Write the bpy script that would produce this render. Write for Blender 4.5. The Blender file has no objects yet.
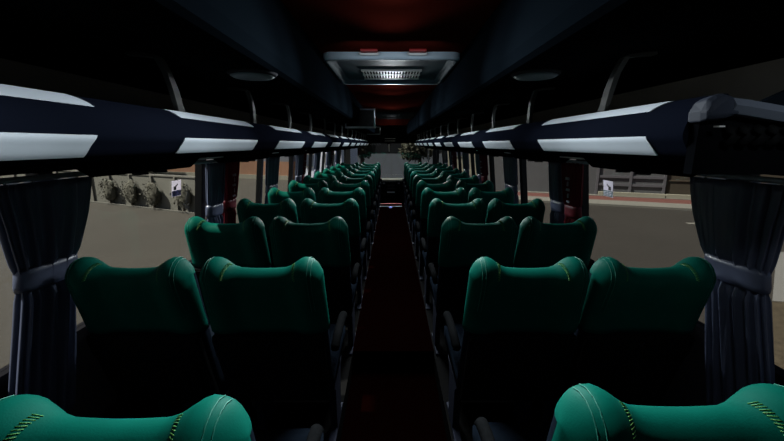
import bpy, bmesh, math, random
from mathutils import Vector, Matrix
random.seed(7)
S = bpy.context.scene
C = S.collection
EYE = 1.45                      # eye height above the passenger floor
# ------------------------------------------------------------------ materials
def mat(name, col, rough=0.6, metal=0.0, spec=0.5, noise=0.0, scale=20.0, bump=0.0, bscale=120.0, sheen=0.0, sheen_tint=None, emit=None, estr=0.0, coat=0.0):
    m = bpy.data.materials.new(name); m.use_nodes = True
    nt = m.node_tree; b = nt.nodes['Principled BSDF']
    b.inputs['Base Color'].default_value = (*col, 1)
    b.inputs['Roughness'].default_value = rough
    b.inputs['Metallic'].default_value = metal
    b.inputs['Specular IOR Level'].default_value = spec
    if sheen:
        b.inputs['Sheen Weight'].default_value = sheen
        b.inputs['Sheen Roughness'].default_value = 0.4
        b.inputs['Sheen Tint'].default_value = (*(sheen_tint or col), 1)
    if coat: b.inputs['Coat Weight'].default_value = coat
    tc = nt.nodes.new('ShaderNodeTexCoord')
    if noise:
        n = nt.nodes.new('ShaderNodeTexNoise'); n.inputs['Scale'].default_value = scale; n.inputs['Detail'].default_value = 5
        nt.links.new(tc.outputs['Object'], n.inputs['Vector'])
        mx = nt.nodes.new('ShaderNodeMix'); mx.data_type = 'RGBA'
        mx.inputs['A'].default_value = (*[c*(1-noise) for c in col], 1)
        mx.inputs['B'].default_value = (*[min(1, c*(1+noise)) for c in col], 1)
        nt.links.new(n.outputs['Fac'], mx.inputs['Factor']); nt.links.new(mx.outputs['Result'], b.inputs['Base Color'])
    if bump:
        n2 = nt.nodes.new('ShaderNodeTexNoise'); n2.inputs['Scale'].default_value = bscale
        nt.links.new(tc.outputs['Object'], n2.inputs['Vector'])
        bp = nt.nodes.new('ShaderNodeBump'); bp.inputs['Strength'].default_value = bump; bp.inputs['Distance'].default_value = 0.01
        nt.links.new(n2.outputs['Fac'], bp.inputs['Height']); nt.links.new(bp.outputs['Normal'], b.inputs['Normal'])
    if emit:
        b.inputs['Emission Color'].default_value = (*emit, 1); b.inputs['Emission Strength'].default_value = estr
    return m
M = {}
M['green'] = mat('green velour', (0.001, 0.088, 0.062), 0.55, spec=0.035, noise=0.2, scale=14, bump=0.05, bscale=300)
M['stitch'] = mat('lime embroidery thread', (0.07, 0.26, 0.05), 0.6)
M['seam'] = mat('pale green seam thread', (0.006, 0.15, 0.105), 0.6)
M['seatdark'] = mat('blue black seat cloth', (0.006, 0.009, 0.014), 0.85, spec=0.0, noise=0.4, scale=40)
M['shell'] = mat('charcoal seat shell', (0.007, 0.0075, 0.008), 0.7, spec=0.0, noise=0.4, scale=60, bump=0.2)
M['pocket'] = mat('black seat pocket net', (0.006, 0.006, 0.007), 0.9, spec=0.0)
M['bluemetal'] = mat('blue grey painted metal', (0.02, 0.023, 0.036), 0.6, spec=0.03)
M['black'] = mat('matt black plastic', (0.006, 0.006, 0.007), 0.65, spec=0.0)
M['liner'] = mat('dark brown grey liner felt', (0.30, 0.28, 0.245), 0.9, spec=0.0, noise=0.2, scale=6)
M['nose'] = mat('navy rack front', (0.0055, 0.0072, 0.0135), 0.8, spec=0.0, noise=0.08, scale=5)
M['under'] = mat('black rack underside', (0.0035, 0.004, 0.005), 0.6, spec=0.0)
M['strip'] = mat('pale blue grey trim strip', (0.66, 0.73, 0.80), 0.45, spec=0.35, noise=0.05, scale=8)
M['panelgrey'] = mat('light grey light panel', (0.45, 0.48, 0.5), 0.3, spec=0.5)
M['bracket'] = mat('grey brown bracket', (0.05, 0.048, 0.043), 0.5, spec=0.3)
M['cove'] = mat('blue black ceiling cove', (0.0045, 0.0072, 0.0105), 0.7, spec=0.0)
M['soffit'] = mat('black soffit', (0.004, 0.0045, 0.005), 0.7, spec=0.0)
M['redceil'] = mat('dark red ceiling cloth', (0.085, 0.011, 0.007), 0.9, spec=0.0, noise=0.2, scale=30)
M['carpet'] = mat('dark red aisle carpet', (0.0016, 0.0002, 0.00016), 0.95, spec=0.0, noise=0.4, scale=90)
M['floor'] = mat('black rubber floor', (0.006, 0.006, 0.006), 0.8, spec=0.0)
M['wall'] = mat('black wall trim', (0.012, 0.012, 0.014), 0.7, spec=0.0)
M['pillar'] = mat('grey window pillar', (0.016, 0.017, 0.018), 0.6, spec=0.3)
M['curtain'] = mat('navy curtain cloth', (0.105, 0.125, 0.195), 0.36, spec=0.6, sheen=0.1, sheen_tint=(0.3, 0.4, 0.9), noise=0.2, scale=8)
M['redcurtain'] = mat('crimson curtain cloth', (0.16, 0.006, 0.018), 0.55, spec=0.35, noise=0.2, scale=10)
M['curtainmark'] = mat('pale curtain print', (0.42, 0.38, 0.45), 0.6)
M['hatch'] = mat('blue grey hatch plastic', (0.13, 0.17, 0.21), 0.6, spec=0.08)
M['lit_hatchlip'] = mat('hatch lip with painted light', (0.62, 0.74, 0.86), 0.45, spec=0.4)  # paler than the hatch plastic, light on the lip put into its colour
M['grille'] = mat('pale grille bars', (0.75, 0.75, 0.72), 0.5)
M['redplastic'] = mat('red handle plastic', (0.35, 0.02, 0.02), 0.4)
M['white'] = mat('white plastic', (0.75, 0.75, 0.75), 0.5)
M['speaker'] = mat('grey speaker grille', (0.20, 0.23, 0.25), 0.6, bump=0.5, bscale=400)
M['tvcase'] = mat('grey monitor case', (0.045, 0.045, 0.05), 0.6, spec=0.0)
M['screen'] = mat('dark monitor glass', (0.002, 0.002, 0.003), 0.25, spec=0.3)
M['ventgrey'] = mat('grey ceiling vent', (0.05, 0.05, 0.052), 0.7, spec=0.0)
M['dash'] = mat('cream dashboard top', (0.85, 0.80, 0.60), 0.6)
M['red'] = mat('red step edge', (0.60, 0.10, 0.085), 0.5)
M['greyedge'] = mat('grey step edge', (0.33, 0.34, 0.38), 0.5)
M['bluelamp'] = mat('blue step lamp', (0.2, 0.25, 0.8), 0.4, emit=(0.35, 0.42, 1.0), estr=0.5)
M['sticker'] = mat('white sticker', (0.80, 0.78, 0.86), 0.5)
M['stickergreen'] = mat('grey green print', (0.16, 0.26, 0.27), 0.5)
M['stickerblue'] = mat('grey violet print', (0.27, 0.27, 0.42), 0.5)
M['ink'] = mat('black print', (0.008, 0.008, 0.01), 0.6)
M['rail'] = mat('blue grey curtain rail', (0.42, 0.52, 0.62), 0.35, spec=0.5)
# outdoors
M['road'] = mat('warm grey asphalt', (0.043, 0.039, 0.032), 0.9, spec=0.15, noise=0.18, scale=0.35)
M['roadwet'] = mat('blue grey paving', (0.044, 0.049, 0.055), 0.85, spec=0.2)
M['pale'] = mat('pale concrete', (0.114, 0.109, 0.094), 0.9, spec=0.2, noise=0.12, scale=1.2)
M['brick'] = mat('red paving', (0.083, 0.032, 0.026), 0.9, spec=0.2, noise=0.2, scale=2)
M['gravel'] = mat('brown gravel', (0.044, 0.035, 0.023), 0.95, spec=0.1, noise=0.6, scale=9, bump=0.6, bscale=20)
M['fence'] = mat('olive grey fence board', (0.15, 0.145, 0.12), 0.8, noise=0.15, scale=1)
M['fencepost'] = mat('pale fence post', (0.156, 0.148, 0.125), 0.8)
M['shed'] = mat('grey metal sheet', (0.057, 0.057, 0.060), 0.7, noise=0.3, scale=0.6)
M['shedrail'] = mat('grey violet rail', (0.068, 0.065, 0.073), 0.6)
M['brownwood'] = mat('dark brown gate board', (0.026, 0.019, 0.010), 0.85, noise=0.25, scale=2)
M['tan'] = mat('tan wall', (0.156, 0.114, 0.078), 0.9, noise=0.3, scale=0.4)
M['orange'] = mat('orange brick wall', (0.208, 0.104, 0.057), 0.9, noise=0.35, scale=0.5)
M['bluegrey'] = mat('blue grey cladding', (0.099, 0.104, 0.122), 0.8, noise=0.3, scale=0.35)
M['whitewall'] = mat('white rendered wall', (0.62, 0.65, 0.75), 0.85, noise=0.2, scale=0.3)
M['greywall'] = mat('grey rendered wall', (0.104, 0.101, 0.094), 0.9, noise=0.25, scale=0.4)
M['creamwall'] = mat('cream rendered wall', (0.187, 0.177, 0.135), 0.9, noise=0.25, scale=0.5)
M['darkglass'] = mat('dark window pane', (0.05, 0.06, 0.08), 0.25)
M['leaf'] = mat('olive leaves', (0.018, 0.018, 0.006), 0.9, noise=0.6, scale=3)
M['hedge'] = mat('dark olive leaves', (0.072, 0.068, 0.048), 0.9, noise=0.4, scale=4)
M['bark'] = mat('brown bark', (0.05, 0.035, 0.022), 0.95)
def glass_mat():
    m = bpy.data.materials.new('tinted window glass'); m.use_nodes = True
    nt = m.node_tree; nt.nodes.clear()
    o = nt.nodes.new('ShaderNodeOutputMaterial'); t = nt.nodes.new('ShaderNodeBsdfTransparent'); g = nt.nodes.new('ShaderNodeBsdfGlossy')
    mx = nt.nodes.new('ShaderNodeMixShader'); t.inputs[0].default_value = (0.86, 0.87, 0.86, 1); g.inputs['Roughness'].default_value = 0.02
    mx.inputs[0].default_value = 0.03
    nt.links.new(t.outputs[0], mx.inputs[1]); nt.links.new(g.outputs[0], mx.inputs[2])
    nt.links.new(mx.outputs[0], o.inputs[0]); return m
M['glass'] = glass_mat()
for key, tr in (('sticker', 0.6), ('stickergreen', 0.6), ('stickerblue', 0.6), ('curtain', 0.12), ('redcurtain', 0.3)):   # thin film and cloth, daylight shines through
    nt = M[key].node_tree; b = nt.nodes['Principled BSDF']; o = nt.nodes['Material Output']
    t = nt.nodes.new('ShaderNodeBsdfTranslucent'); mx = nt.nodes.new('ShaderNodeMixShader'); mx.inputs[0].default_value = tr
    t.inputs[0].default_value = b.inputs['Base Color'].default_value
    nt.links.new(b.outputs[0], mx.inputs[1]); nt.links.new(t.outputs[0], mx.inputs[2]); nt.links.new(mx.outputs[0], o.inputs[0])
def paving_mat():
    m = M['roadwet']; nt = m.node_tree; b = nt.nodes['Principled BSDF']
    tc = nt.nodes.new('ShaderNodeTexCoord'); br = nt.nodes.new('ShaderNodeTexBrick')
    br.offset = 0.0; br.inputs['Color1'].default_value = (0.015, 0.018, 0.023, 1); br.inputs['Color2'].default_value = (0.013, 0.016, 0.020, 1)
    br.inputs['Mortar'].default_value = (0.010, 0.012, 0.014, 1); br.inputs['Scale'].default_value = 0.5
    br.inputs['Brick Width'].default_value = 0.6; br.inputs['Row Height'].default_value = 1.0; br.inputs['Mortar Size'].default_value = 0.04
    nt.links.new(tc.outputs['Object'], br.inputs['Vector']); nt.links.new(br.outputs['Color'], b.inputs['Base Color'])
paving_mat()
# ------------------------------------------------------------------ helpers
def link(name, bm, m, parent=None, smooth=False, loc=None, bevel=0.0):
    me = bpy.data.meshes.new(name); bmesh.ops.recalc_face_normals(bm, faces=bm.faces[:]); bm.to_mesh(me); bm.free()
    o = bpy.data.objects.new(name, me); C.objects.link(o)
    me.materials.append(m)
    if smooth:
        for p in me.polygons: p.use_smooth = True
    if parent: o.parent = parent
    if loc: o.location = loc
    if bevel:
        md = o.modifiers.new('bevel', 'BEVEL'); md.width = bevel; md.segments = 2; md.limit_method = 'ANGLE'
    return o
def tag(o, label=None, cat=None, group=None, kind=None):
    if label: o['label'] = label
    if cat: o['category'] = cat
    if group: o['group'] = group
    if kind: o['kind'] = kind
    return o
def empty(name, loc=(0, 0, 0), rz=0.0):
    o = bpy.data.objects.new(name, None); C.objects.link(o); o.location = loc; o.rotation_euler = (0, 0, rz); o.empty_display_size = 0.1
    return o
def copy_tree(o, parent=None):
    c = o.copy(); C.objects.link(c)
    if parent: c.parent = parent
    for ch in list(o.children): copy_tree(ch, c)
    return c
def box(bm, x0, x1, y0, y1, z0, z1):
    r = bmesh.ops.create_cube(bm, size=1)
    for v in r['verts']:
        v.co = Vector(((x0+x1)/2+v.co.x*(x1-x0), (y0+y1)/2+v.co.y*(y1-y0), (z0+z1)/2+v.co.z*(z1-z0)))
    return r['verts']
def BX(*a):
    bm = bmesh.new(); box(bm, *a); return bm
def loft(bm, rings, closed=True, caps=True):
    R = [[bm.verts.new(p) for p in r] for r in rings]
    n = len(R[0])
    for a, b in zip(R, R[1:]):
        for i in range(n if closed else n-1):
            j = (i+1) % n
            bm.faces.new((a[i], a[j], b[j], b[i]))
    if caps and closed:
        bm.faces.new(R[0][::-1]); bm.faces.new(R[-1])
    return R
def tube(bm, pts, r, n=8):
    pts = [Vector(p) for p in pts]; rings = []
    for i, p in enumerate(pts):
        d = (pts[min(i+1, len(pts)-1)]-pts[max(i-1, 0)]).normalized()
        a = d.cross(Vector((0, 0, 1)))
        if a.length < 1e-3: a = d.cross(Vector((1, 0, 0)))
        a.normalize(); b = d.cross(a)
        rr = r[i] if isinstance(r, (list, tuple)) else r
        rings.append([p+a*rr*math.cos(2*math.pi*k/n)+b*rr*math.sin(2*math.pi*k/n) for k in range(n)])
    loft(bm, rings)
def disc(bm, c, r, h, n=32, r2=None):
    r2 = r if r2 is None else r2
    loft(bm, [[(c[0]+rr*math.cos(2*math.pi*k/n), c[1]+rr*math.sin(2*math.pi*k/n), c[2]+zz) for k in range(n)] for rr, zz in ((r, 0), (r2, h))])
def prism(bm, poly, z0, z1):
    loft(bm, [[(x, y, z) for x, y in poly] for z in (z0, z1)])
def sst(a, b, x):
    t = max(0, min(1, (x-a)/(b-a))); return t*t*(3-2*t)
# ------------------------------------------------------------------ seat
W = 0.226
def hump(x):
    ax = abs(x); return sst(0.085, 0.165, ax)
def topz(x):
    e = abs(x)/W
    return 1.004+0.040*hump(x)-0.005*max(0, math.cos(math.pi/2*min(1, abs(x)/0.09)))-0.060*max(0, (e-0.72)/0.28)**2.4
def seat_loop(x, zb, off=0.0, thin=1.0, drop=0.0, nb=9, na=9):
    e = abs(x)/W
    rd = math.sqrt(max(0.0, 1-e**7))
    T = (0.046+0.028*hump(x))*thin*max(0.10, rd)+off
    H = topz(x)+off-drop
    lean = 0.24
    def c(z): return 0.026+lean*(1.01-z) + 0.10*max(0, 0.8-z)**1.5
    def wid(z): return 1+0.03*sst(0, 0.25, 1.0-z)
    def tk(z): return T*(1-0.22*sst(0.05, 0.22, 1.0-z))
    zt = H-T
    pts = []
    xo = x*(1+off/W)
    for i in range(nb):
        z = zb+(zt-zb)*i/nb; pts.append(Vector((xo*wid(z), c(z)-tk(z), z)))
    for i in range(na+1):
        a = math.pi*i/na; pts.append(Vector((xo*wid(zt), c(zt)-tk(zt)*math.cos(a), zt+T*math.sin(a))))
    for i in range(nb-1, -1, -1):
        z = zb+(zt-zb)*i/nb; pts.append(Vector((xo*wid(z), c(z)+tk(z), z)))
    return pts
XS = [W*math.sin(math.pi/2*i/16) for i in range(-16, 17)]
def make_seat():
    root = empty('coach_seat')
    bm = bmesh.new(); loft(bm, [seat_loop(x*0.985, 0.40, -0.004, 0.98, 0.012) for x in XS]); back = link('backrest', bm, M['seatdark'], root, True)
    bm = bmesh.new(); loft(bm, [seat_loop(x, 0.735) for x in XS]); cover = link('headrest_cover', bm, M['green'], root, True)
    cover.data.materials.append(M['seatdark'])              # unseen front made dark to cut light bounced onto the row ahead
    for p in cover.data.polygons:
        i = p.index % 28
        if p.index < 28*32 and 17 <= i <= 27: p.material_index = 1
    # pale double seams over each shoulder and lime stitches inside them
    for s in (-1, 1):
        for x in (0.178, 0.190):
            bm = bmesh.new(); tube(bm, seat_loop(s*x, 0.80, 0.0008)[2:16], 0.0011, 5); link('shoulder_seam', bm, M['seam'], cover, True)
    for s in (-1, 1):
        bm = bmesh.new()
        for k in range(15):
            a = seat_loop(s*(0.134-0.0009*k), 0.80, 0.0006, nb=30, na=30); b = seat_loop(s*(0.125-0.0011*k), 0.80, 0.0006, nb=30, na=30)
            i = 31+int(k*1.0)
            tube(bm, [a[i], b[i+1]], 0.0009, 5)
        link('embroidery', bm, M['stitch'], cover, True)
    # charcoal shell on the rear with its upper band, pocket and hook
    def rear(z): return 0.026+0.24*(1.01-z)+0.10*max(0, 0.8-z)**1.5-0.050
    def slab(x0, x1, z0, z1, t0, t1, n=6):
        bm = bmesh.new(); rings = []
        for i in range(n+1):
            z = z0+(z1-z0)*i/n; y = rear(z)
            rings.append([(x0, y-t1, z), (x1, y-t1, z), (x1, y-t0, z), (x0, y-t0, z)])
        loft(bm, rings); return bm
    sh = link('rear_shell', slab(-0.215, 0.215, 0.36, 0.725, -0.02, 0.010), M['shell'], root, bevel=0.006)
    link('shell_band', slab(-0.212, 0.212, 0.625, 0.715, 0.008, 0.018, 3), M['shell'], sh, bevel=0.004)
    bm = bmesh.new(); z = 0.70
    tube(bm, [(-0.012, rear(z)-0.020, z), (-0.004, rear(z)-0.026, z-0.012), (0.010, rear(z)-0.022, z+0.004)], 0.0022, 6)
    link('coat_hook', bm, M['bluemetal'], sh, True)
    link('seat_pocket', slab(-0.18, 0.18, 0.40, 0.595, 0.010, 0.024, 5), M['pocket'], root, bevel=0.005)
    # cushion
    bm = bmesh.new(); rings = []
    for i in range(9):
        t = i/8; y = 0.20+0.46*t; h = 0.105*(1-0.35*max(0, (t-0.75)/0.25)**2); zc = 0.40+0.03*t
        rings.append([(0.218*sx*(1 if abs(sz) < 1 else 0.93), y, zc+sz*h*0.5) for sx, sz in ((-1, -0.7), (-0.9, -1), (0.9, -1), (1, -0.7), (1, 0.6), (0.85, 1), (0, 0.88), (-0.85, 1), (-1, 0.6))])
    loft(bm, rings); link('cushion', bm, M['seatdark'], root, True)
    # frame and legs
    bm = bmesh.new(); box(bm, -0.20, 0.20, 0.24, 0.62, 0.31, 0.345); link('seat_frame', bm, M['black'], root)
    for s in (-1, 1):
        bm = bmesh.new(); x = s*0.185
        loft(bm, [[(x-0.018, y0, z), (x+0.018, y0, z), (x+0.018, y1, z), (x-0.018, y1, z)] for z, y0, y1 in ((0.0, 0.30, 0.60), (0.015, 0.30, 0.60), (0.03, 0.38, 0.52), (0.26, 0.36, 0.54), (0.312, 0.30, 0.60))])
        link('leg', bm, M['bluemetal'], root, bevel=0.004)
    return root
def armrest(seat, side):
    bm = bmesh.new(); x = side*0.232; rings = []
    prof = [(0.20, 0.585, 0.018), (0.30, 0.60, 0.024), (0.44, 0.605, 0.026), (0.50, 0.595, 0.022), (0.515, 0.58, 0.012)]
    for y, z, h in prof:
        rings.append([(x+0.020*math.cos(2*math.pi*k/10), y, z+h*math.sin(2*math.pi*k/10)) for k in range(10)])
    loft(bm, rings); a = link('armrest', bm, M['shell'], seat, True)
    return a
proto_w = make_seat()
proto_l = copy_tree(proto_w); armrest(proto_l, 1)       # aisle seats carry the outer armrest
proto_r = copy_tree(proto_w); armrest(proto_r, -1)
Yk = [0.5, 1.285]+[2.080+0.737*k for k in range(10)]
ordn = ['nearest', 'first', 'second', 'third', 'fourth', 'fifth', 'sixth', 'seventh', 'eighth', 'ninth', 'tenth', 'eleventh']
used = {'l': False, 'r': False, 'w': False}
for k, y in enumerate(Yk):
    for side, col, x in (('left', 'aisle', -0.478), ('left', 'window', -0.962), ('right', 'aisle', 0.507), ('right', 'window', 0.962)):
        if k == 0 and col == 'window': continue
        key = 'w' if col == 'window' else ('l' if side == 'left' else 'r')
        pr = {'w': proto_w, 'l': proto_l, 'r': proto_r}[key]
        o = pr if not used[key] else copy_tree(pr)
        used[key] = True
        yy = y
        if k == 0: yy = 0.495 if side == 'left' else 0.525; x = -0.460 if side == 'left' else 0.505
        o.location = (x, yy, 0)
        if side == 'right': o.scale = (0.965, 1, 1)
        if k == 0: lab = 'green topped coach seat cut by bottom frame edge, %s of the aisle' % side
        elif k == 1: lab = '%s seat left of aisle in first full row, green headrest cover' % col if side == 'left' else '%s seat right of aisle in first full row, green headrest cover' % col
        elif k == 11: lab = 'green headed %s seat %s of the aisle in the foremost row' % (col, side)
        else: lab = 'green headed %s seat %s of the aisle, %s full row counted from the camera' % (col, side, ordn[k])
        tag(o, lab, 'seat', 'coach seats in rows along the aisle')
# ------------------------------------------------------------------ bus shell
E_ = EYE
YB, YF = -0.9, 11.15            # back and front of the body
def wx(z):                       # half width of the side wall at height z
    return 1.262+0.11*(E_-0.1-z) if z < E_-0.1 else 1.262-0.03*(z-(E_-0.1))
# floor
bm = bmesh.new(); box(bm, -1.42, -0.275, YB, 8.95, -0.15, 0.0); box(bm, 0.30, 1.42, YB, 8.95, -0.15, 0.0)
tag(link('floor', bm, M['floor']), kind='structure')
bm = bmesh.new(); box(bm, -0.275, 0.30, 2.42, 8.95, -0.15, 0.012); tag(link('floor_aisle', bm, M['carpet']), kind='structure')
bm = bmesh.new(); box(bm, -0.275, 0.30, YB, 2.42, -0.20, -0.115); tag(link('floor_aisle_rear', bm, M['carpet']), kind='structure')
bm = bmesh.new(); box(bm, -1.42, 1.42, 8.95, YF, -0.60, -0.50); tag(link('floor_cab', bm, M['floor']), kind='structure')
bm = bmesh.new(); box(bm, -0.19, 0.215, 2.395, 2.419, -0.115, -0.098); tag(link('trim_1', bm, M['black']), kind='structure')
bm = bmesh.new(); box(bm, -0.275, 0.30, 8.95, 8.97, -0.50, -0.05); tag(link('trim_2', bm, M['black']), kind='structure')
tag(link('step_edge', BX(-0.262, 0.248, 8.90, 8.972, 0.0125, 0.05), M['red']), 'red strip along the raised edge at the front end of aisle', 'step edge')
tag(link('step_edge', BX(-0.275, 0.245, 8.62, 8.67, 0.0125, 0.03), M['greyedge']), 'pale grey strip across the aisle floor, behind the red strip', 'step edge')
root = empty('step_lamp', (-0.02, 8.50, 0.0125)); tag(root, 'small glowing blue lamp on aisle floor below the grey strip', 'lamp')
bm = bmesh.new(); disc(bm, (0, 0, 0), 0.055, 0.01, 20); link('lamp_base', bm, M['black'], root)
bm = bmesh.new(); disc(bm, (0, 0, 0.010), 0.040, 0.022, 20, 0.028); link('lamp_lens', bm, M['bluelamp'], root, True)
# side walls: below the sill, above the windows, and pillars
PY = [0.10+1.18*k for k in range(-1, 10)]
PILL = [1.29+1.18*k for k in range(-1, 9)]
zs, zt = 0.67, E_-0.10
for sname, s in (('left', -1), ('right', 1)):
    bm = bmesh.new()
    loft(bm, [[(s*wx(-1.0), y, -1.0), (s*wx(zs), y, zs), (s*(wx(zs)+0.05), y, zs), (s*(wx(-1.0)+0.05), y, -1.0)] for y in (YB, YF)])
    loft(bm, [[(s*wx(zt), y, zt), (s*wx(2.1), y, 2.1), (s*(wx(2.1)+0.02), y, 2.1), (s*(wx(zt)+0.02), y, zt)] for y in (YB, YF)])
    tag(link('wall_'+sname, bm, M['wall']), kind='structure')
    for k, y in enumerate(PILL):
        y += 0.085; bm = bmesh.new(); hw = 0.03 if s < 0 else 0.04
        loft(bm, [[(s*(wx(z)+0.0), y-hw, z), (s*(wx(z)+0.045), y-hw, z), (s*(wx(z)+0.045), y+hw, z), (s*(wx(z)+0.0), y+hw, z)] for z in (zs, zt)])
        tag(link('trim_%d' % (10+k+(0 if s < 0 else 20)), bm, M['pillar']), kind='structure')
    n = 0
    edges = [YB+0.05]+[q+0.085 for q in PILL]+[YF-0.35]
    for a, b in zip(edges, edges[1:]):
        n += 1
        bm = bmesh.new()
        loft(bm, [[(s*(wx(z)+0.026), a, z), (s*(wx(z)+0.030), a, z), (s*(wx(z)+0.030), b, z), (s*(wx(z)+0.026), b, z)] for z in (zs, zt)])
        tag(link('window_%d' % (n+(0 if s < 0 else 20)), bm, M['glass']), kind='structure')
# rear wall
bm = bmesh.new(); box(bm, -1.42, 1.42, YB-0.06, YB, -1.0, 2.1); tag(link('wall_back', bm, M['wall']), kind='structure')
# front wall: header, lower panel, windscreen and its posts
bm = bmesh.new(); box(bm, -1.3, 1.3, 10.85, YF+0.05, E_+0.03, 2.1); tag(link('wall_front', bm, M['soffit']), kind='structure')
bm = bmesh.new(); box(bm, -1.4, 1.4, YF, YF+0.05, -1.0, E_-0.98); tag(link('wall_front_lower', bm, M['wall']), kind='structure')
bm = bmesh.new(); box(bm, -1.33, 1.33, YF+0.02, YF+0.025, E_-0.98, E_+0.05); tag(link('window_50', bm, M['glass']), kind='structure')
for s, n in ((-1, 60), (1, 61)):
    bm = bmesh.new(); box(bm, s*1.30-0.09, s*1.30+0.09, YF-0.05, YF+0.06, -1.0, E_+0.1); tag(link('trim_%d' % n, bm, M['pillar']), kind='structure')
bm = bmesh.new(); box(bm, 1.06, 1.10, YF-0.06, YF-0.02, E_-0.52, E_-0.04); tag(link('trim_62', bm, M['panelgrey']), kind='structure')
# ceiling: red centre, coves, soffits
ZC, ZS = E_+0.515, E_+0.262
bm = bmesh.new(); box(bm, -0.44, 0.44, YB, YF, ZC, ZC+0.05); tag(link('ceiling', bm, M['redceil']), kind='structure')
for s, sname in ((-1, 'left'), (1, 'right')):
    bm = bmesh.new(); prof = [(0.405, ZC+0.02), (0.405, ZC), (0.408, ZC-0.10), (0.414, ZS+0.05), (0.424, ZS+0.012), (0.44, ZS), (0.46, ZS), (0.46, ZC+0.02)]
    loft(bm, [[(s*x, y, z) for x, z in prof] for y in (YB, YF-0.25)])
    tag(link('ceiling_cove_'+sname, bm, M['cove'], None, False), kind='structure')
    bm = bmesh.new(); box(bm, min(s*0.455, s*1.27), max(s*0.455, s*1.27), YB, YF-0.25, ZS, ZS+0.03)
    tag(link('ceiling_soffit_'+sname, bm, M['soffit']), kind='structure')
# roof skin, keeps daylight out of the ceiling void
bm = bmesh.new(); box(bm, -1.32, 1.32, YB, YF+0.05, 2.1, 2.15); tag(link('ceiling_roof', bm, M['black']), kind='structure')
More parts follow.
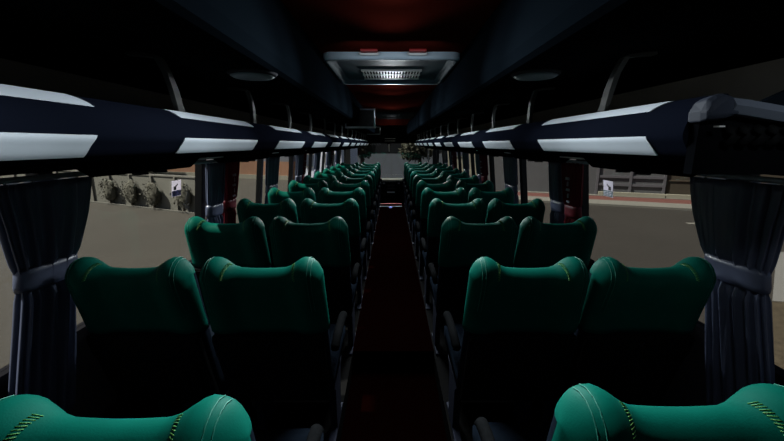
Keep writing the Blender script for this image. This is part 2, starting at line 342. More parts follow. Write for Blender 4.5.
# ------------------------------------------------------------------ luggage racks
P_NOSE = [(0.720, 0.106), (0.700, 0.104), (0.664, 0.080), (0.645, 0.055), (0.636, 0.020), (0.645, -0.003), (0.662, -0.0265), (0.69, -0.040)]
def rack(s, y0, y1, starts, length, label):
    root = empty('luggage_rack', (0, 0, E_)); tag(root, label, 'luggage rack', 'overhead luggage racks')
    # navy front
    fine = []; Q = [P_NOSE[0]]+P_NOSE+[P_NOSE[-1]]
    for i in range(1, len(Q)-2):                               # smooth curve through the profile points
        for j in range(6):
            t = j/6; p0, p1, p2, p3 = Q[i-1], Q[i], Q[i+1], Q[i+2]
            fine.append(tuple(0.5*(2*p1[c]+(p2[c]-p0[c])*t+(2*p0[c]-5*p1[c]+4*p2[c]-p3[c])*t*t+(3*p1[c]-p0[c]-3*p2[c]+p3[c])*t**3) for c in (0, 1)))
    fine.append(P_NOSE[-1])
    inner = [(0.74, -0.01), (0.74, 0.085)]
    bm = bmesh.new(); loft(bm, [[(s*x, y, z) for x, z in fine+inner] for y in (y0, y1)]); link('rack_front', bm, M['nose'], root, True).data.set_sharp_from_angle(angle=0.6)
    # shelf with sloping underside
    bm = bmesh.new(); prof = [(0.70, -0.043), (1.235, -0.098), (1.235, 0.07), (0.735, 0.085), (0.735, -0.02)]
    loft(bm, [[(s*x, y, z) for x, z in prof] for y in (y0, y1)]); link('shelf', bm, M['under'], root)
    bm = bmesh.new(); box(bm, min(s*1.215, s*1.235), max(s*1.215, s*1.235), y0, y1, 0.07, 0.262); link('back_liner', bm, M['liner'], root)
    # pale trim strips, upper and lower, with slanted curved ends
    def strip(a, b, poly, sha, shb):
        upper = poly[0][0] > poly[-1][0]
        bm = bmesh.new(); rings = []; n = len(poly)-1
        for i in range(n+1):
            t = i/n
            u = t*(len(poly)-1); i0 = min(int(u), len(poly)-2); u -= i0; pa, pb = poly[i0], poly[i0+1]
            x = pa[0]+(pb[0]-pa[0])*u; z = pa[1]+(pb[1]-pa[1])*u
            nx = -0.8
            off = 0.0025; 
            sh = sha+(shb-sha)*(1-(1-t)**2.2)
            x2 = x+nx*off; z2 = z+(off*0.7 if upper else -off*0.5)
            rings.append([(s*x2, a+sh, z2), (s*x2, b+sh, z2), (s*(x+0.004), b+sh, z), (s*(x+0.004), a+sh, z)])
        loft(bm, rings); return bm
    k = 0
    for st in starts:
        a, b = max(st, y0+0.02), min(st+length+(0.09 if st == 0.96 else 0), y1-0.02)
        if b-a < 0.1: continue
        link('upper_strip', strip(a, b, fine[6:13], 0.01, 0.04), M['strip'], root, True).data.set_sharp_from_angle(angle=0.7)
        link('lower_strip', strip(a, b, fine[24:37], 0.0, -0.015), M['strip'], root, True).data.set_sharp_from_angle(angle=0.7)
        # bracket in the gap beyond this strip
        yb = a-0.02 if st > 0.6 else None
    for k in range(14):
            yb = 1.29+0.685*k
            bm = bmesh.new(); path = [(0.715, 0.100), (0.700, 0.125), (0.686, 0.165), (0.678, 0.21), (0.676, 0.245), (0.684, 0.254), (0.715, 0.2585), (0.76, 0.2615)]
            rings = []
            for i, (x, z) in enumerate(path):
                wv = 0.024 if i == 0 else (0.017 if i < 3 else 0.014); yv = yb+0.03-0.16*min(1, i/4)
                d = 0.008 if i < 5 else 0.005
                if i < 5: rings.append([(s*(x-d), yv-wv, z), (s*(x+d), yv-wv, z), (s*(x+d), yv+wv, z), (s*(x-d), yv+wv, z)])
                else: rings.append([(s*x, yv-wv, z-d+0.004), (s*(x+0.003), yv-wv, z-d-0.004), (s*(x+0.003), yv+wv, z-d-0.004), (s*x, yv+wv, z-d+0.004)][::1])
            loft(bm, rings); link('bracket', bm, M['bracket'], root)
            # service panel under the shelf, with its reading lights
    for k in range(9):
            yb = 1.10+0.99*k
            def uz(x): return -0.043-(x-0.70)*0.055/0.535
            bm = bmesh.new(); yc = yb+0.34
            xs = (0.80, 1.08)
            top = [(xs[0], yc-0.165, uz(xs[0])), (xs[1], yc-0.165, uz(xs[1])), (xs[1], yc+0.165, uz(xs[1])), (xs[0], yc+0.165, uz(xs[0]))]
            bot = [(xs[0]+0.03, yc-0.13, uz(xs[0])-0.040), (xs[1]-0.03, yc-0.13, uz(xs[1])-0.032), (xs[1]-0.03, yc+0.13, uz(xs[1])-0.032), (xs[0]+0.03, yc+0.13, uz(xs[0])-0.040)]
            loft(bm, [[(s*x, y, z+0.004) for x, y, z in top], [(s*x, y, z) for x, y, z in bot]])
            sp = link('service_panel', bm, M['under'], root, bevel=0.006)
            for q in (-0.06, 0.06):
                bm = bmesh.new(); disc(bm, (s*0.92, yc+q, uz(0.92)-0.0435), 0.026, 0.007, 18); link('reading_light', bm, M['tvcase'], sp)
            bm = bmesh.new(); loft(bm, [[(s*x, y, uz(x)-d) for x, y in ((0.88, yc+0.27), (1.0, yc+0.27), (1.02, yc+0.30), (1.02, yc+0.52), (1.0, yc+0.55), (0.88, yc+0.55))] for d in (-0.003, 0.006)])
            link('light_panel', bm, M['panelgrey'], root)
    return root
rack(-1, YB+0.02, 10.7, [0.19+0.99*k for k in range(0, 11)], 0.64, 'navy overhead luggage rack with pale dashes, left side of coach')
rr = rack(1, 0.84, 10.7, [0.96]+[2.06+0.99*k for k in range(0, 9)], 0.615, 'navy overhead luggage rack with pale dashes, right side of coach')
# rack end on the right: moulded cap, cross beam, ribbed duct
root = empty('rack_end_cap', (0, 0, E_)); tag(root, 'moulded dark end piece with cross beam at near end of right rack', 'rack end')
bm = bmesh.new()
loft(bm, [[(0.642+d*0.3, y, 0.045+d), (0.640+d*.3, y, 0.066), (0.650, y, h*0.92-d), (0.662, y, h-d*.5), (0.676, y, h+0.004), (0.690, y, h), (0.702, y, 0.086), (0.704, y, 0.06), (0.68, y, 0.048+d)] for y, h, d in ((0.786, 0.084, 0.012), (0.792, 0.094, 0.004), (0.806, 0.099, 0.0), (0.8395, 0.094, 0.0))])
link('cap_body', bm, mat('slate navy cap', (0.03, 0.037, 0.055), 0.6, spec=0.1), root, False, bevel=0.004)
bm = bmesh.new()
loft(bm, [[(x, y, z0), (x, y-0.010, (z0+z1)/2), (x, y, z1), (x, y+0.03, z1), (x, y+0.03, z0)] for x, y, z0, z1 in ((0.690, 0.790, 0.062, 0.092), (0.72, 0.788, 0.058, 0.088), (0.84, 0.788, 0.038, 0.068), (1.0, 0.79, 0.025, 0.055), (1.21, 0.79, 0.02, 0.05))])
link('cross_beam', bm, mat('slate blue beam', (0.11, 0.13, 0.17), 0.5, spec=0.3), root)
bm = bmesh.new(); box(bm, 0.648, 1.23, 0.814, 0.838, -0.064, 0.05); link('end_board', bm, M['under'], root)
bm = bmesh.new()
for i in range(18):
    x = 0.672+0.030*i
    tube(bm, [(x+0.03, 0.808, 0.034), (x+0.034, 0.794, 0.026), (x+0.036, 0.790, 0.016), (x+0.034, 0.796, 0.006), (x+0.03, 0.81, 0.0)], 0.0085, 8)
link('ribbed_duct', bm, M['shell'], root, True)
bm = bmesh.new(); box(bm, 0.662, 0.674, 0.780, 0.794, 0.034, 0.037); link('clip', bm, M['white'], root)
bm = bmesh.new(); loft(bm, [[(0.75, y, 0.073), (1.21, y, 0.062), (1.21, y, 0.25), (0.87, y, 0.130)] for y in (0.822, 0.838)]); link('rear_board', bm, M['cove'], root)
# curtain rails
for s, sn in ((-1, 'left'), (1, 'right')):
    root = empty('curtain_rail', (0, 0, E_-0.113)); tag(root, 'thin blue grey curtain rail under the %s luggage rack' % sn, 'curtain rail', 'curtain rails over the windows')
    bm = bmesh.new(); x = s*1.215
    for a, b in ((-0.4, 1.62), (1.75, 10.6)):
        loft(bm, [[(x+0.012*math.cos(2*math.pi*k/10), y, 0.0+0.010*math.sin(2*math.pi*k/10)) for k in range(10)] for y in (a, b)])
    link('rail_bar', bm, M['rail'], root, True)
# ------------------------------------------------------------------ curtains
def curtain(name, s, yc, wtop, wtie, wbot, m, label, group, seed, z0=0.42, zt_=E_-0.126, ztie=E_-0.45, marks=False, lean=0.0, depth=0.05, ybot=0.0):
    rnd = random.Random(seed); root = empty(name, (s*1.215, yc, zt_)); tag(root, label, 'curtain', group)
    N = 150; rows = 34; rings = []
    ph = [rnd.uniform(0, 6.28) for _ in range(5)]; nf = rnd.choice((13, 15, 16))
    for i in range(rows+1):
        z = zt_+(z0-zt_)*i/rows
        if z > ztie:
            t = (zt_-z)/(zt_-ztie); w = wtop+(wtie-wtop)*(t**1.4)
        else:
            t = (ztie-z)/(ztie-z0); w = wtie+(wbot-wtie)*sst(0, 0.8, t)
        d = depth*(0.75 if abs(z-ztie) < 0.05 else 1.0)
        tt = (zt_-z)/(zt_-z0)
        ring = []
        for k in range(N):
            a = 2*math.pi*k/N
            c_, s_ = math.cos(a), math.sin(a)
            f = 1+0.42*math.sin(nf*a+ph[0]+1.2*tt)+0.20*math.sin((nf*2-3)*a+ph[1]-1.5*tt)+0.08*math.sin(31*a+ph[2])
            x = d*math.copysign(abs(s_)**0.75, s_)*f*0.62
            y = w/2*math.copysign(abs(c_)**0.85, c_)*(1+0.05*math.sin(nf*a+ph[3]))
            xo = s*(wx(z)-wx(zt_))
            ring.append((x+xo-s*0.005, y+ybot*max(0, tt-0.15), z-zt_))
        rings.append(ring)
    bm = bmesh.new(); loft(bm, rings, caps=True); drape = link('drape', bm, m, root, True)
    # tieback band
    bm = bmesh.new(); rings = []
    for i in range(5):
        z = ztie-0.040+0.080*i/4; b = 1.0 if 0 < i < 4 else 0.96
        tt = (zt_-z)/(zt_-z0); ring = []
        for k in range(40):
            a = 2*math.pi*k/40; c_, s_ = math.cos(a), math.sin(a)
            ring.append((depth*0.74*b*math.copysign(abs(s_)**0.8, s_)+s*(wx(z)-wx(zt_))-s*0.005, (wtie/2+0.014)*b*math.copysign(abs(c_)**0.8, c_)+ybot*max(0, tt-0.15), z-zt_))
        rings.append(ring)
    loft(bm, rings); link('tieback', bm, m, root, True)
    # hooks at the top
    for k in range(4):
        y = -wtop/2+wtop*(k+0.5)/4; bm = bmesh.new(); tube(bm, [(0, y, -0.004), (0, y, 0.010)], 0.004, 6); link('hook', bm, M['white'], root, True)
    if marks:
        bm = bmesh.new()
        for zz, hh, ww in ((-0.10, 0.018, 0.05), (-0.135, 0.030, 0.012), (-0.175, 0.016, 0.045), (-0.215, 0.028, 0.014), (-0.255, 0.014, 0.04)):
            xx = -s*(depth*0.95)+s*(wx(zt_+zz)-wx(zt_))
            box(bm, xx-0.004, xx+0.004, -0.02-ww/2, -0.02+ww/2, zz-hh/2, zz+hh/2)
        link('print', bm, M['curtainmark'], drape)
    return root
curtain('curtain', -1, 1.315, 0.37, 0.205, 0.235, M['curtain'], 'navy tied back curtain at far left, beside the first full row', 'navy curtains', 1, ybot=-0.10, depth=0.055)
curtain('curtain', 1, 1.315, 0.37, 0.215, 0.245, M['curtain'], 'navy tied back curtain at far right, beside the first full row', 'navy curtains', 2, ybot=-0.10, depth=0.055)
wo = ['second', 'third', 'fourth', 'fifth', 'sixth', 'seventh']
for k in range(6):
    y = PILL[2+k]
    for s, sn in ((-1, 'left'), (1, 'right')):
        if k < 6:
            red = k in (0, 2, 4)
            if s < 0: yn, yr = y+0.135, y+0.375
            else: yn, yr = (y+0.295, y+0.065) if k == 0 else (y+0.44, y+0.20)
            wn = (0.20 if red else 0.34) if k < 2 else (0.15 if red else 0.24)
            if k > 1 and red and s < 0: yn, yr = y+0.195, y+0.385
            if not red: yn = y+0.24+(0.0 if k < 2 else 0.02)
            curtain('curtain', s, yn, wn, wn*0.85, wn, M['curtain'], 'navy curtain at the %s window pillar of the %s side, counted from the camera' % (wo[k], sn), 'navy curtains', 10+k*2+(s > 0))
            if red: curtain('curtain', s, yr, 0.24 if k < 2 else 0.17, 0.15 if k < 2 else 0.12, 0.20 if k < 2 else 0.16, M['redcurtain'], 'crimson curtain with pale print at the %s window pillar, %s side' % (wo[k], sn), 'crimson curtains', 40+k*2+(s > 0), marks=True)
# ------------------------------------------------------------------ safety stickers on the window glass
def sticker(s, y, m2, label, flip):
    z = E_-0.262; x = s*(wx(z)+0.022)
    root = empty('window_sticker', (x, y, z)); tag(root, label, 'sticker', 'safety stickers on the window glass')
    tilt = -s*0.11
    def pt(a, b, d): return (-s*d+b*tilt*(1), a, b)
    def quad(name, a0, a1, b0, b1, d, m, par):
        bm = bmesh.new(); loft(bm, [[pt(a0, b0, dd), pt(a1, b0, dd), pt(a1, b1, dd), pt(a0, b1, dd)] for dd in (d, d+0.0012)]); return link(name, bm, m, par)
    quad('sheet', -0.05, 0.05, -0.048, 0.048, 0.0, M['sticker'], root)
    quad('text_panel', -0.047, 0.047, -0.046, -0.012, 0.0013, m2, root)
    bm = bmesh.new()                                     # figure with raised arm
    def q(a0, a1, b0, b1):
        loft(bm, [[pt(a0*flip, b0, dd), pt(a1*flip, b0, dd), pt(a1*flip, b1, dd), pt(a0*flip, b1, dd)] for dd in (0.0014, 0.0024)])
    q(-0.030, -0.006, -0.008, 0.014); q(-0.012, 0.004, 0.012, 0.020); q(0.002, 0.012, 0.018, 0.028)
    link('symbol', bm, M['ink'], root)
    bm = bmesh.new()
    for b in (-0.020, -0.030, -0.039):
        for a0, a1 in ((-0.040, -0.012), (-0.006, 0.014), (0.020, 0.040)):
            loft(bm, [[pt(a0, b-0.0022, dd), pt(a1, b-0.0022, dd), pt(a1, b+0.0022, dd), pt(a0, b+0.0022, dd)] for dd in (0.0027, 0.0034)])
    link('text_lines', bm, M['sticker'], root)
sticker(-1, 2.262, M['stickerblue'], 'white safety sticker with black symbol on the left window glass', 1)
sticker(1, 2.245, M['stickergreen'], 'white safety sticker with black symbol on the right window glass', 1)
# ------------------------------------------------------------------ ceiling fittings
ZC_ = ZC
root = empty('roof_hatch', (0, 2.30, ZC_)); tag(root, 'blue grey roof hatch with slatted vent in the red ceiling', 'roof hatch')
def rr_(x, y0, y1, r, n=5):
    pts = []
    for cx, cy, a0 in ((x-r, y0+r, -90), (x-r, y1-r, 0), (-x+r, y1-r, 90), (-x+r, y0+r, 180)):
        for i in range(n+1):
            a = math.radians(a0+90*i/n); pts.append((cx+r*math.cos(a), cy+r*math.sin(a)))
    return pts
bm = bmesh.new()                                          # frame ring
lev = [(0.402, -0.02, 0.92, 0.06, 0.0), (0.402, -0.02, 0.92, 0.06, -0.030), (0.392, -0.01, 0.91, 0.06, -0.040), (0.372, 0.015, 0.885, 0.05, -0.040), (0.345, 0.075, 0.84, 0.04, -0.016), (0.335, 0.09, 0.83, 0.04, -0.010)]
loft(bm, [[(x, y, z) for x, y in rr_(X, a, b, r)] for X, a, b, r, z in lev], caps=False); fr = link('frame', bm, M['lit_hatchlip'], root, True)
fr.data.materials.append(M['hatch'])
for p in fr.data.polygons:
    if p.index >= 48: p.material_index = 1
bm = bmesh.new(); prism(bm, rr_(0.340, 0.085, 0.835, 0.04), -0.014, -0.004); link('inner_panel', bm, M['hatch'], root)
bm = bmesh.new(); box(bm, -0.205, 0.205, 0.42, 0.74, -0.0185, -0.0142); gl = link('vent_bed', bm, M['black'], root)
bm = bmesh.new()
for i in range(20):
    x = -0.197+0.0207*i; box(bm, x-0.0042, x+0.0042, 0.425, 0.735, -0.026, -0.0186)
box(bm, -0.208, 0.208, 0.412, 0.424, -0.027, -0.0145); box(bm, -0.208, 0.208, 0.736, 0.748, -0.027, -0.0145); box(bm, -0.208, 0.208, 0.575, 0.583, -0.0262, -0.0186)
link('vent_slats', bm, M['grille'], gl)
for x in (-0.125, 0.145):
    bm = bmesh.new(); box(bm, x-0.048, x+0.048, -0.095, -0.050, -0.014, 0.0); hd = link('latch', bm, M['redplastic'], root, bevel=0.004)
    bm = bmesh.new(); tube(bm, [(x-0.055, -0.075, -0.018), (x-0.045, -0.08, -0.026), (x+0.045, -0.08, -0.026), (x+0.055, -0.075, -0.018)], 0.007, 8); link('latch_bar', bm, M['white'], hd, True)
for s, x, sn in ((-1, -0.525, 'left'), (1, 0.545, 'right')):
    root = empty('ceiling_speaker', (x, 1.50, ZS)); tag(root, 'round grey speaker set in the black soffit %s of the hatch' % sn, 'speaker', 'round ceiling speakers')
    bm = bmesh.new(); disc(bm, (0, 0, -0.010), 0.084, 0.010, 40, 0.092); link('rim', bm, M['tvcase'], root, True)
    bm = bmesh.new(); disc(bm, (0, 0, -0.016), 0.070, 0.006, 40, 0.080); link('grille', bm, M['speaker'], root, True)
def monitor(x, y, w, h, zc, label):
    root = empty('ceiling_monitor', (x, y, zc)); tag(root, label, 'monitor', 'fold down monitors')
    case = link('housing', BX(-w/2, w/2, 0, 0.06, -h/2, h/2), M['tvcase'], root, bevel=0.006)
    bm = bmesh.new()
    for a, b, c, d in ((-w/2, w/2, -h/2, -h/2+0.024), (-w/2, w/2, h/2-0.018, h/2), (-w/2, -w/2+0.018, -h/2+0.024, h/2-0.018), (w/2-0.018, w/2, -h/2+0.024, h/2-0.018)): box(bm, a, b, -0.008, 0.0, c, d)
    link('bezel', bm, M['white'], root)
    link('screen', BX(-w/2+0.016, w/2-0.016, -0.004, 0.001, -h/2+0.022, h/2-0.016), M['screen'], root)
    link('mount', BX(-0.06, 0.06, 0.01, 0.05, h/2-0.002, ZC-zc if abs(x) < 0.40 else ZS-zc+0.02), M['black'], root)
monitor(-0.405, 5.0, 0.39, 0.245, E_+0.325, 'larger monitor hanging from the ceiling, nearer the camera')
monitor(-0.465, 10.0, 0.35, 0.20, E_+0.345, 'smaller looking monitor further forward, below the nearer monitor')
root = empty('ceiling_vent', (0.02, 6.3, ZC)); tag(root, 'plain grey vent panel across ceiling beside the nearer monitor', 'vent panel')
link('panel', BX(-0.30, 0.38, 0, 1.25, -0.035, 0), M['ventgrey'], root, bevel=0.01)
bm = bmesh.new()
for i in range(12): box(bm, -0.27+0.055*i, -0.265+0.055*i+0.006, 0.06, 1.19, -0.040, -0.0352)
link('rib', bm, M['ventgrey'], root)
root = empty('header_display', (-0.04, 10.80, E_+0.09)); tag(root, 'small black display with pale lines above the windscreen', 'display')
link('case', BX(-0.26, 0.26, 0, 0.05, -0.07, 0.09), M['black'], root)
for z in (0.065, -0.0): link('lit_line', BX(-0.15, 0.15, -0.004, 0.001, z-0.008, z+0.008), M['panelgrey'], root)
root = empty('windscreen_mirror', (-0.07, YF-0.03, E_)); tag(root, 'thin pale upright bar at the centre top of the windscreen', 'mirror bar')
bm = bmesh.new(); box(bm, -0.014, 0.014, -0.02, 0.01, -0.21, 0.03); link('bar', bm, M['white'], root)
bm = bmesh.new(); box(bm, -0.05, 0.05, -0.03, 0.0, -0.0, 0.03); link('foot', bm, M['black'], root)
# dashboard with console
root = empty('dashboard', (0, 10.3, 0)); tag(root, 'cream topped dashboard with black console below the windscreen', 'dashboard')
bm = bmesh.new(); loft(bm, [[(x, 0.0, E_-1.0), (x, -0.02, E_-0.96), (x, 0.0, E_-0.935), (x, 0.30, E_-0.93), (x, 0.80, E_-0.95), (x, 0.80, E_-1.0)] for x in (-1.2, -0.2, 0.2, 1.2)]); link('dashboard_top', bm, M['dash'], root, bevel=0.004)
link('dashboard_body', BX(-1.2, 1.2, 0.02, 0.80, -0.50, E_-1.0), M['black'], root)
bm = bmesh.new(); box(bm, -0.165, 0.135, -0.10, 0.02, -0.50, E_-1.01); cn = link('console', bm, M['shell'], root, bevel=0.01)
for z in (E_-1.10, E_-1.18): link('console_slot', BX(-0.11, 0.09, -0.108, -0.099, z-0.02, z+0.02), M['ventgrey'], cn)
link('console_tray', BX(-0.12, 0.09, -0.17, -0.10, E_-1.295, E_-1.27), M['white'], cn)
for x in (-0.21, 0.20):
    bm = bmesh.new(); box(bm, x-0.03, x+0.03, -0.02, 0.02, E_-1.07, E_-1.035); link('air_vent', bm, M['panelgrey'], root)
# ------------------------------------------------------------------ outdoors
G = E_-2.9
bm = bmesh.new(); prism(bm, [(-120, -60), (120, -60), (120, 220), (-120, 220)], G-0.2, G); tag(link('road', bm, M['road']), kind='structure')
bm = bmesh.new(); prism(bm, [(-5.5, 24), (5.5, 24), (24, 170), (-24, 170)], G-0.05, G+0.02); tag(link('plaza_paving', bm, M['roadwet']), kind='structure')
dr = Vector((4.1, -1.75)).normalized(); nn = Vector((-dr.y, dr.x))
def band(o, a, b, d0, d1, z0, z1, m, name):
    P = [o+dr*a+nn*d0, o+dr*b+nn*d0, o+dr*b+nn*d1, o+dr*a+nn*d1]
    bm = bmesh.new(); prism(bm, [(p.x, p.y) for p in P], z0, z1); return link(name, bm, m)
o0 = Vector((9.49, 18.04))
tag(band(o0, -3.5, 40, 0, 1.55, G-0.1, G+0.10, M['pale'], 'pavement'), kind='structure')
tag(band(o0, -3.5, 40, 1.55, 3.15, G-0.1, G+0.10, M['brick'], 'pavement_red'), kind='structure')
tag(band(o0, -3.5, 40, 3.15, 9, G-0.1, G+0.13, M['pale'], 'pavement_back'), kind='structure')
# shed / rails beyond the right pavement
def along(o, a, d): p = o+dr*a+nn*d; return (p.x, p.y)
ang = math.atan2(dr.y, dr.x)
root = empty('sheet_metal_fence', (*along(o0, 0.6, 3.6), G+0.10), ang); tag(root, 'grey sheet metal fence with rails beyond red paving', 'fence')
link('sheet', BX(-6.0, 3.3, 0, 0.08, 0, 3.6), M['shed'], root)
for z in (0.55, 0.98, 1.9): link('rail', BX(0.2, 3.3, -0.07, 0, z, z+0.13), M['shedrail'], root)
for x in (0.1, 1.7, 3.24): link('post', BX(x-0.06, x+0.06, -0.09, 0.0, 0, 3.6), M['shedrail'], root)
link('base_board', BX(0.2, 3.3, -0.3, -0.09, 0, 0.22), M['creamwall'], root)
root = empty('board_gate', (*along(o0, 3.95, 3.62), G+0.10), ang); tag(root, 'dark brown board gate at right end of the metal fence', 'gate')
link('board', BX(0, 8.5, 0.0, 0.12, 0, 3.6), M['brownwood'], root)
for z in (0.9, 1.8, 2.7): link('rail', BX(0, 8.5, -0.05, 0.0, z, z+0.05), M['bark'], root)
link('kerb', BX(0, 8.5, -0.3, -0.06, 0, 0.22), M['creamwall'], root)
# near pavement and verge on the right
bm = bmesh.new(); prism(bm, [(10.45, 9.8), (7.1, 6.55), (12, 5.5), (26, 8.8)], G-0.1, G+0.04); tag(link('pavement_near', bm, mat('pale paving', (0.1, 0.097, 0.09), 0.9)), kind='structure')
bm = bmesh.new(); prism(bm, [(7.1, 6.55), (4.6, 4.0), (9, 2.0), (12, 5.5)], G-0.1, G+0.03); tag(link('gravel_verge', bm, M['gravel']), kind='structure')
bm = bmesh.new(); prism(bm, [(2.2, -20), (60, -20), (60, 16), (9.46, 18.02), (6.27, 19.4), (4.0, 22)], G-0.05, G+0.006); tag(link('road_right', bm, mat('dark asphalt', (0.024, 0.0215, 0.0185), 0.9, spec=0.12, noise=0.18, scale=0.35)), kind='structure')
# lane mark
bm = bmesh.new(); prism(bm, [(11.0, 13.55), (11.65, 13.55), (11.7, 13.8), (11.05, 13.8)], G, G+0.012); tag(link('lane_mark', bm, M['pale']), 'short pale lane mark on the road outside the right window', 'lane mark')
# left fence with posts, kerb, shrubs
A, B = Vector((-24.0, 23.0)), Vector((-7.6, 15.23)); dl = (B-A).normalized(); Ln = (B-A).length; al = math.atan2(dl.y, dl.x)
root = empty('boundary_fence', (A.x, A.y, G), al); tag(root, 'long olive grey fence with pale posts outside the left window', 'fence')
link('board', BX(0, Ln, 0.25, 0.33, 0, 1.5), M['fence'], root)
link('kerb', BX(0, Ln, -0.045, 0.045, 0, 0.07), M['pale'], root)
link('cap_rail', BX(0, Ln, 0.22, 0.36, 1.5, 1.57), M['fencepost'], root)
x = Ln-0.5
while x > 0.3:
    link('post', BX(x-0.05, x+0.05, 0.17, 0.25, 0, 1.5), M['fencepost'], root); x -= 1.62
def blob(bm, c, r, sq, seed, sub=3):
    r_ = bmesh.ops.create_icosphere(bm, subdivisions=sub, radius=1); rn = random.Random(seed)
    f = [Vector((rn.uniform(-1, 1), rn.uniform(-1, 1), rn.uniform(-1, 1)))*5 for _ in range(4)]
    for v in r_['verts']:
        k = 1+0.10*sum(math.sin(v.co.dot(q)+i) for i, q in enumerate(f))/1.5+rn.uniform(-0.06, 0.06)
        v.co = Vector((c[0]+v.co.x*r*sq[0]*k, c[1]+v.co.y*r*sq[1]*k, c[2]+v.co.z*r*sq[2]*k))
def leaves(bm, c, R, n, size, seed, zs_=0.8):
    rn = random.Random(seed)
    for _ in range(n):
        d = Vector((rn.gauss(0, 1), rn.gauss(0, 1), rn.gauss(0, 1))).normalized()*R*rn.uniform(0.55, 1.12); d.z *= zs_
        p = Vector(c)+d; a = Vector((rn.gauss(0, 1), rn.gauss(0, 1), rn.gauss(0, 1))).normalized(); b = a.orthogonal().normalized()
        q = size*rn.uniform(0.6, 1.3)
        vs = [bm.verts.new(p+a*q), bm.verts.new(p+b*q*0.45), bm.verts.new(p-a*q), bm.verts.new(p-b*q*0.45)]; bm.faces.new(vs)
pos = ['beside the near curtain', 'second from the near curtain', 'third from the near curtain', 'nearest the window sticker']
for i, xx in enumerate((Ln-6.85, Ln-5.15, Ln-3.5, Ln-1.5)):
    p = A+dl*xx+Vector((-dl.y, dl.x))*(-0.0)
    root = empty('shrub', (p.x+0.02, p.y+0.06, G), al); tag(root, 'clipped dark olive shrub by the left fence, %s' % pos[i], 'shrub', 'shrubs along the left fence')
    bm = bmesh.new(); blob(bm, (0, 0, 0.72), 0.42, (1.0, 0.36, 1.25), 5+i); leaves(bm, (0, 0, 0.72), 0.46, 260, 0.05, i, 1.2); link('foliage', bm, M['hedge'], root)
    bm = bmesh.new(); tube(bm, [(0, 0, 0), (0, 0, 0.4)], 0.05); link('stem', bm, M['bark'], root)
# buildings left
def building(name, c, size, rz, mats, label, floors, cols):
    root = empty(name, (c[0], c[1], G), rz); tag(root, label, 'building')
    w, d, h, hb = size
    link('lower_wall', BX(0, w, 0, d, 0, hb), mats[0], root)
    link('upper_wall', BX(0, w, 0.02, d, hb, h), mats[1], root)
    link('plinth', BX(-0.05, w+0.05, -0.08, 0, 0, 0.35), M['creamwall'], root)
    for f in range(floors):
        for k in range(cols):
            x0 = w*(k+0.2)/cols; x1 = w*(k+0.8)/cols; z0 = hb+0.7+f*(h-hb)/floors
            fr = link('window', BX(x0, x1, -0.05, 0.02, z0, z0+(h-hb)/floors*0.55), M['fencepost'], root)
            link('pane', BX(x0+0.1, x1-0.1, -0.06, -0.045, z0+0.1, z0+(h-hb)/floors*0.55-0.1), M['darkglass'], fr)
    return root
building('shop_building', (-26, 38), (19.0, 3, 5.0, 1.5), math.radians(-22), (M['orange'], M['bluegrey']), 'building with orange base and blue grey upper wall beyond left fence', 1, 6)
building('house', (-34, 33), (9.5, 6, 5, 2.0), math.radians(-22), (M['tan'], M['greywall']), 'tan house beyond the fence at the left', 2, 4)
building('white_building', (-6.3, 26.6), (3.1, 2.6, 4.2, 0.6), math.radians(-20), (M['whitewall'], M['whitewall']), 'bright white building ahead, seen through the far left windows', 2, 2)
building('grey_building', (7.0, 26.5), (5.4, 8, 5.0, 2.2), math.radians(-23), (M['greywall'], M['bluegrey']), 'grey building ahead, seen through the middle right windows', 2, 3)
building('cream_building', (5.3, 38), (5.0, 4, 4.2, 1.0), math.radians(-20), (M['creamwall'], M['creamwall']), 'cream building ahead, seen through the far right windows', 2, 2)
# trees ahead
def tree(x, y, zc, R, seed, label):
    root = empty('tree', (x, y, G)); tag(root, label, 'tree', 'trees ahead of the coach')
    bm = bmesh.new(); tube(bm, [(0, 0, 0), (0.05, 0, zc*0.5), (0, 0.05, zc)], [0.22, 0.16, 0.08]); link('trunk', bm, M['bark'], root, True)
    bm = bmesh.new(); rn = random.Random(seed)
    for i in range(7):
        c = (rn.uniform(-1, 1)*R*0.6, rn.uniform(-1, 1)*R*0.5, zc+rn.uniform(-0.5, 0.6)*R)
        blob(bm, c, R*0.42, (1, 1, 0.85), seed*10+i, 2); leaves(bm, c, R*0.55, 420, 0.13, seed*20+i)
    link('crown', bm, M['leaf'], root)
tree(-2.35, 30, 3.1, 1.5, 3, 'olive leaved tree ahead, left of the windscreen bar')
tree(2.2, 30, 2.7, 1.6, 4, 'olive leaved tree ahead, right of the windscreen bar')
# far dark row closing the plaza
root = empty('far_building', (-30, 120, G)); tag(root, 'low dark building far ahead across the paved plaza', 'building')
link('wall', BX(0, 60, 0, 10, 0, 7), mat('dull brown far wall', (0.05, 0.046, 0.038), 0.9, noise=0.3, scale=0.1), root)
link('roof', BX(-1, 61, -1, 11, 7, 7.5), M['bark'], root)
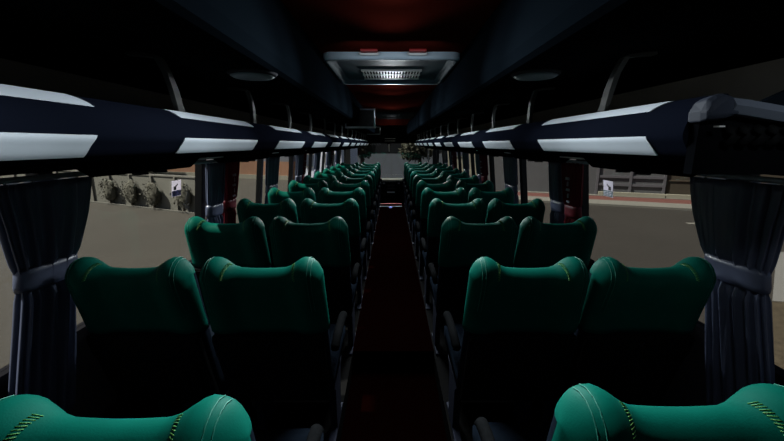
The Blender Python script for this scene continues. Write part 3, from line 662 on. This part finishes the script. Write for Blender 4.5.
# ------------------------------------------------------------------ light
w = bpy.data.worlds.new('sky'); S.world = w; w.use_nodes = True
nt = w.node_tree; bg = nt.nodes['Background']; sk = nt.nodes.new('ShaderNodeTexSky'); sk.sky_type = 'NISHITA'; sk.sun_disc = False
sk.sun_elevation = math.radians(58); sk.sun_rotation = math.radians(-100); sk.air_density = 1.0; sk.dust_density = 3.0; sk.ozone_density = 0.6
nt.links.new(sk.outputs[0], bg.inputs[0]); bg.inputs[1].default_value = 0.06
sd = bpy.data.lights.new('sun', 'SUN'); sd.energy = 10.3; sd.angle = math.radians(1.5); sd.color = (1, 0.96, 0.88)
so = bpy.data.objects.new('sun', sd); C.objects.link(so)
so.rotation_euler = Vector((0.62, 0.03, -0.78)).to_track_quat('-Z', 'Y').to_euler(); so.location = (-20, -12, 34)
for k in range(15):  # added fill lights without fixtures, tilted backwards to keep seat backs dark
    y = 0.30+0.735*k
    x = 0.0
    if 2.3 < y < 2.7: y = 2.12
    if 5.2 < y < 5.7: y = 5.95
    if 4.5 < y < 4.9: y = 4.45
    ld = bpy.data.lights.new('ceiling_fill', 'AREA'); ld.shape = 'RECTANGLE'; ld.size = 0.14; ld.size_y = 0.05; ld.energy = 7.5; ld.spread = math.radians(106); ld.color = (0.88, 0.96, 1.0)
    lo = bpy.data.objects.new('ceiling_fill', ld); C.objects.link(lo); lo.location = (x, y+(0.25 if 3.0 < y < 3.4 else 0), ZC-(0.12 if 3.0 < y < 3.6 else 0.055)); lo.rotation_euler = (math.radians(-50), 0, 0)
ld = bpy.data.lights.new('beam_fill', 'AREA'); ld.shape = 'RECTANGLE'; ld.size = 0.1; ld.size_y = 0.06; ld.energy = 0.12; ld.spread = math.radians(75); ld.color = (0.88, 0.96, 1.0)  # added fill light for the rack end beam, no fixture here
lo = bpy.data.objects.new('beam_fill', ld); C.objects.link(lo); lo.location = (0.62, 0.42, ZS-0.03); lo.rotation_euler = (Vector((0.85, 0.79, E_+0.05))-lo.location).to_track_quat('-Z', 'Y').to_euler()
for x in (-0.125, 0.145):       # added fill lights that brighten the hatch lip, no lamps there
    ld = bpy.data.lights.new('hatch_fill', 'AREA'); ld.shape = 'RECTANGLE'; ld.size = 0.2; ld.size_y = 0.02; ld.energy = 0.09; ld.spread = math.radians(110); ld.color = (0.8, 0.92, 1.0)
    lo = bpy.data.objects.new('hatch_fill', ld); C.objects.link(lo); lo.location = (x, 1.98, ZC-0.075); lo.rotation_euler = (math.radians(86), 0, 0)
ld = bpy.data.lights.new('sticker_fill', 'SPOT'); ld.energy = 9; ld.spot_size = math.radians(34); ld.spot_blend = 0.6; ld.shadow_soft_size = 0.02; ld.color = (0.95, 0.97, 1.0)  # added spot that only brightens the right window sticker
lo = bpy.data.objects.new('sticker_fill', ld); C.objects.link(lo); lo.location = (0.90, 2.43, E_-0.135); lo.rotation_euler = (Vector((1.28, 2.25, E_-0.262))-lo.location).to_track_quat('-Z', 'Y').to_euler()
# ------------------------------------------------------------------ camera
cd = bpy.data.cameras.new('camera'); cd.sensor_width = 36; cd.lens = 36*375/784; cd.clip_start = 0.02; cd.clip_end = 500
cam = bpy.data.objects.new('camera', cd); C.objects.link(cam); cam.location = (0, 0, EYE)
cam.rotation_euler = (math.radians(90-11.5), 0, 0); cd.shift_x = 0.5/784
S.camera = cam
vs = S.view_settings; vs.view_transform = 'Standard'; vs.look = 'None'; vs.exposure = 0; vs.gamma = 1; vs.use_curve_mapping = False
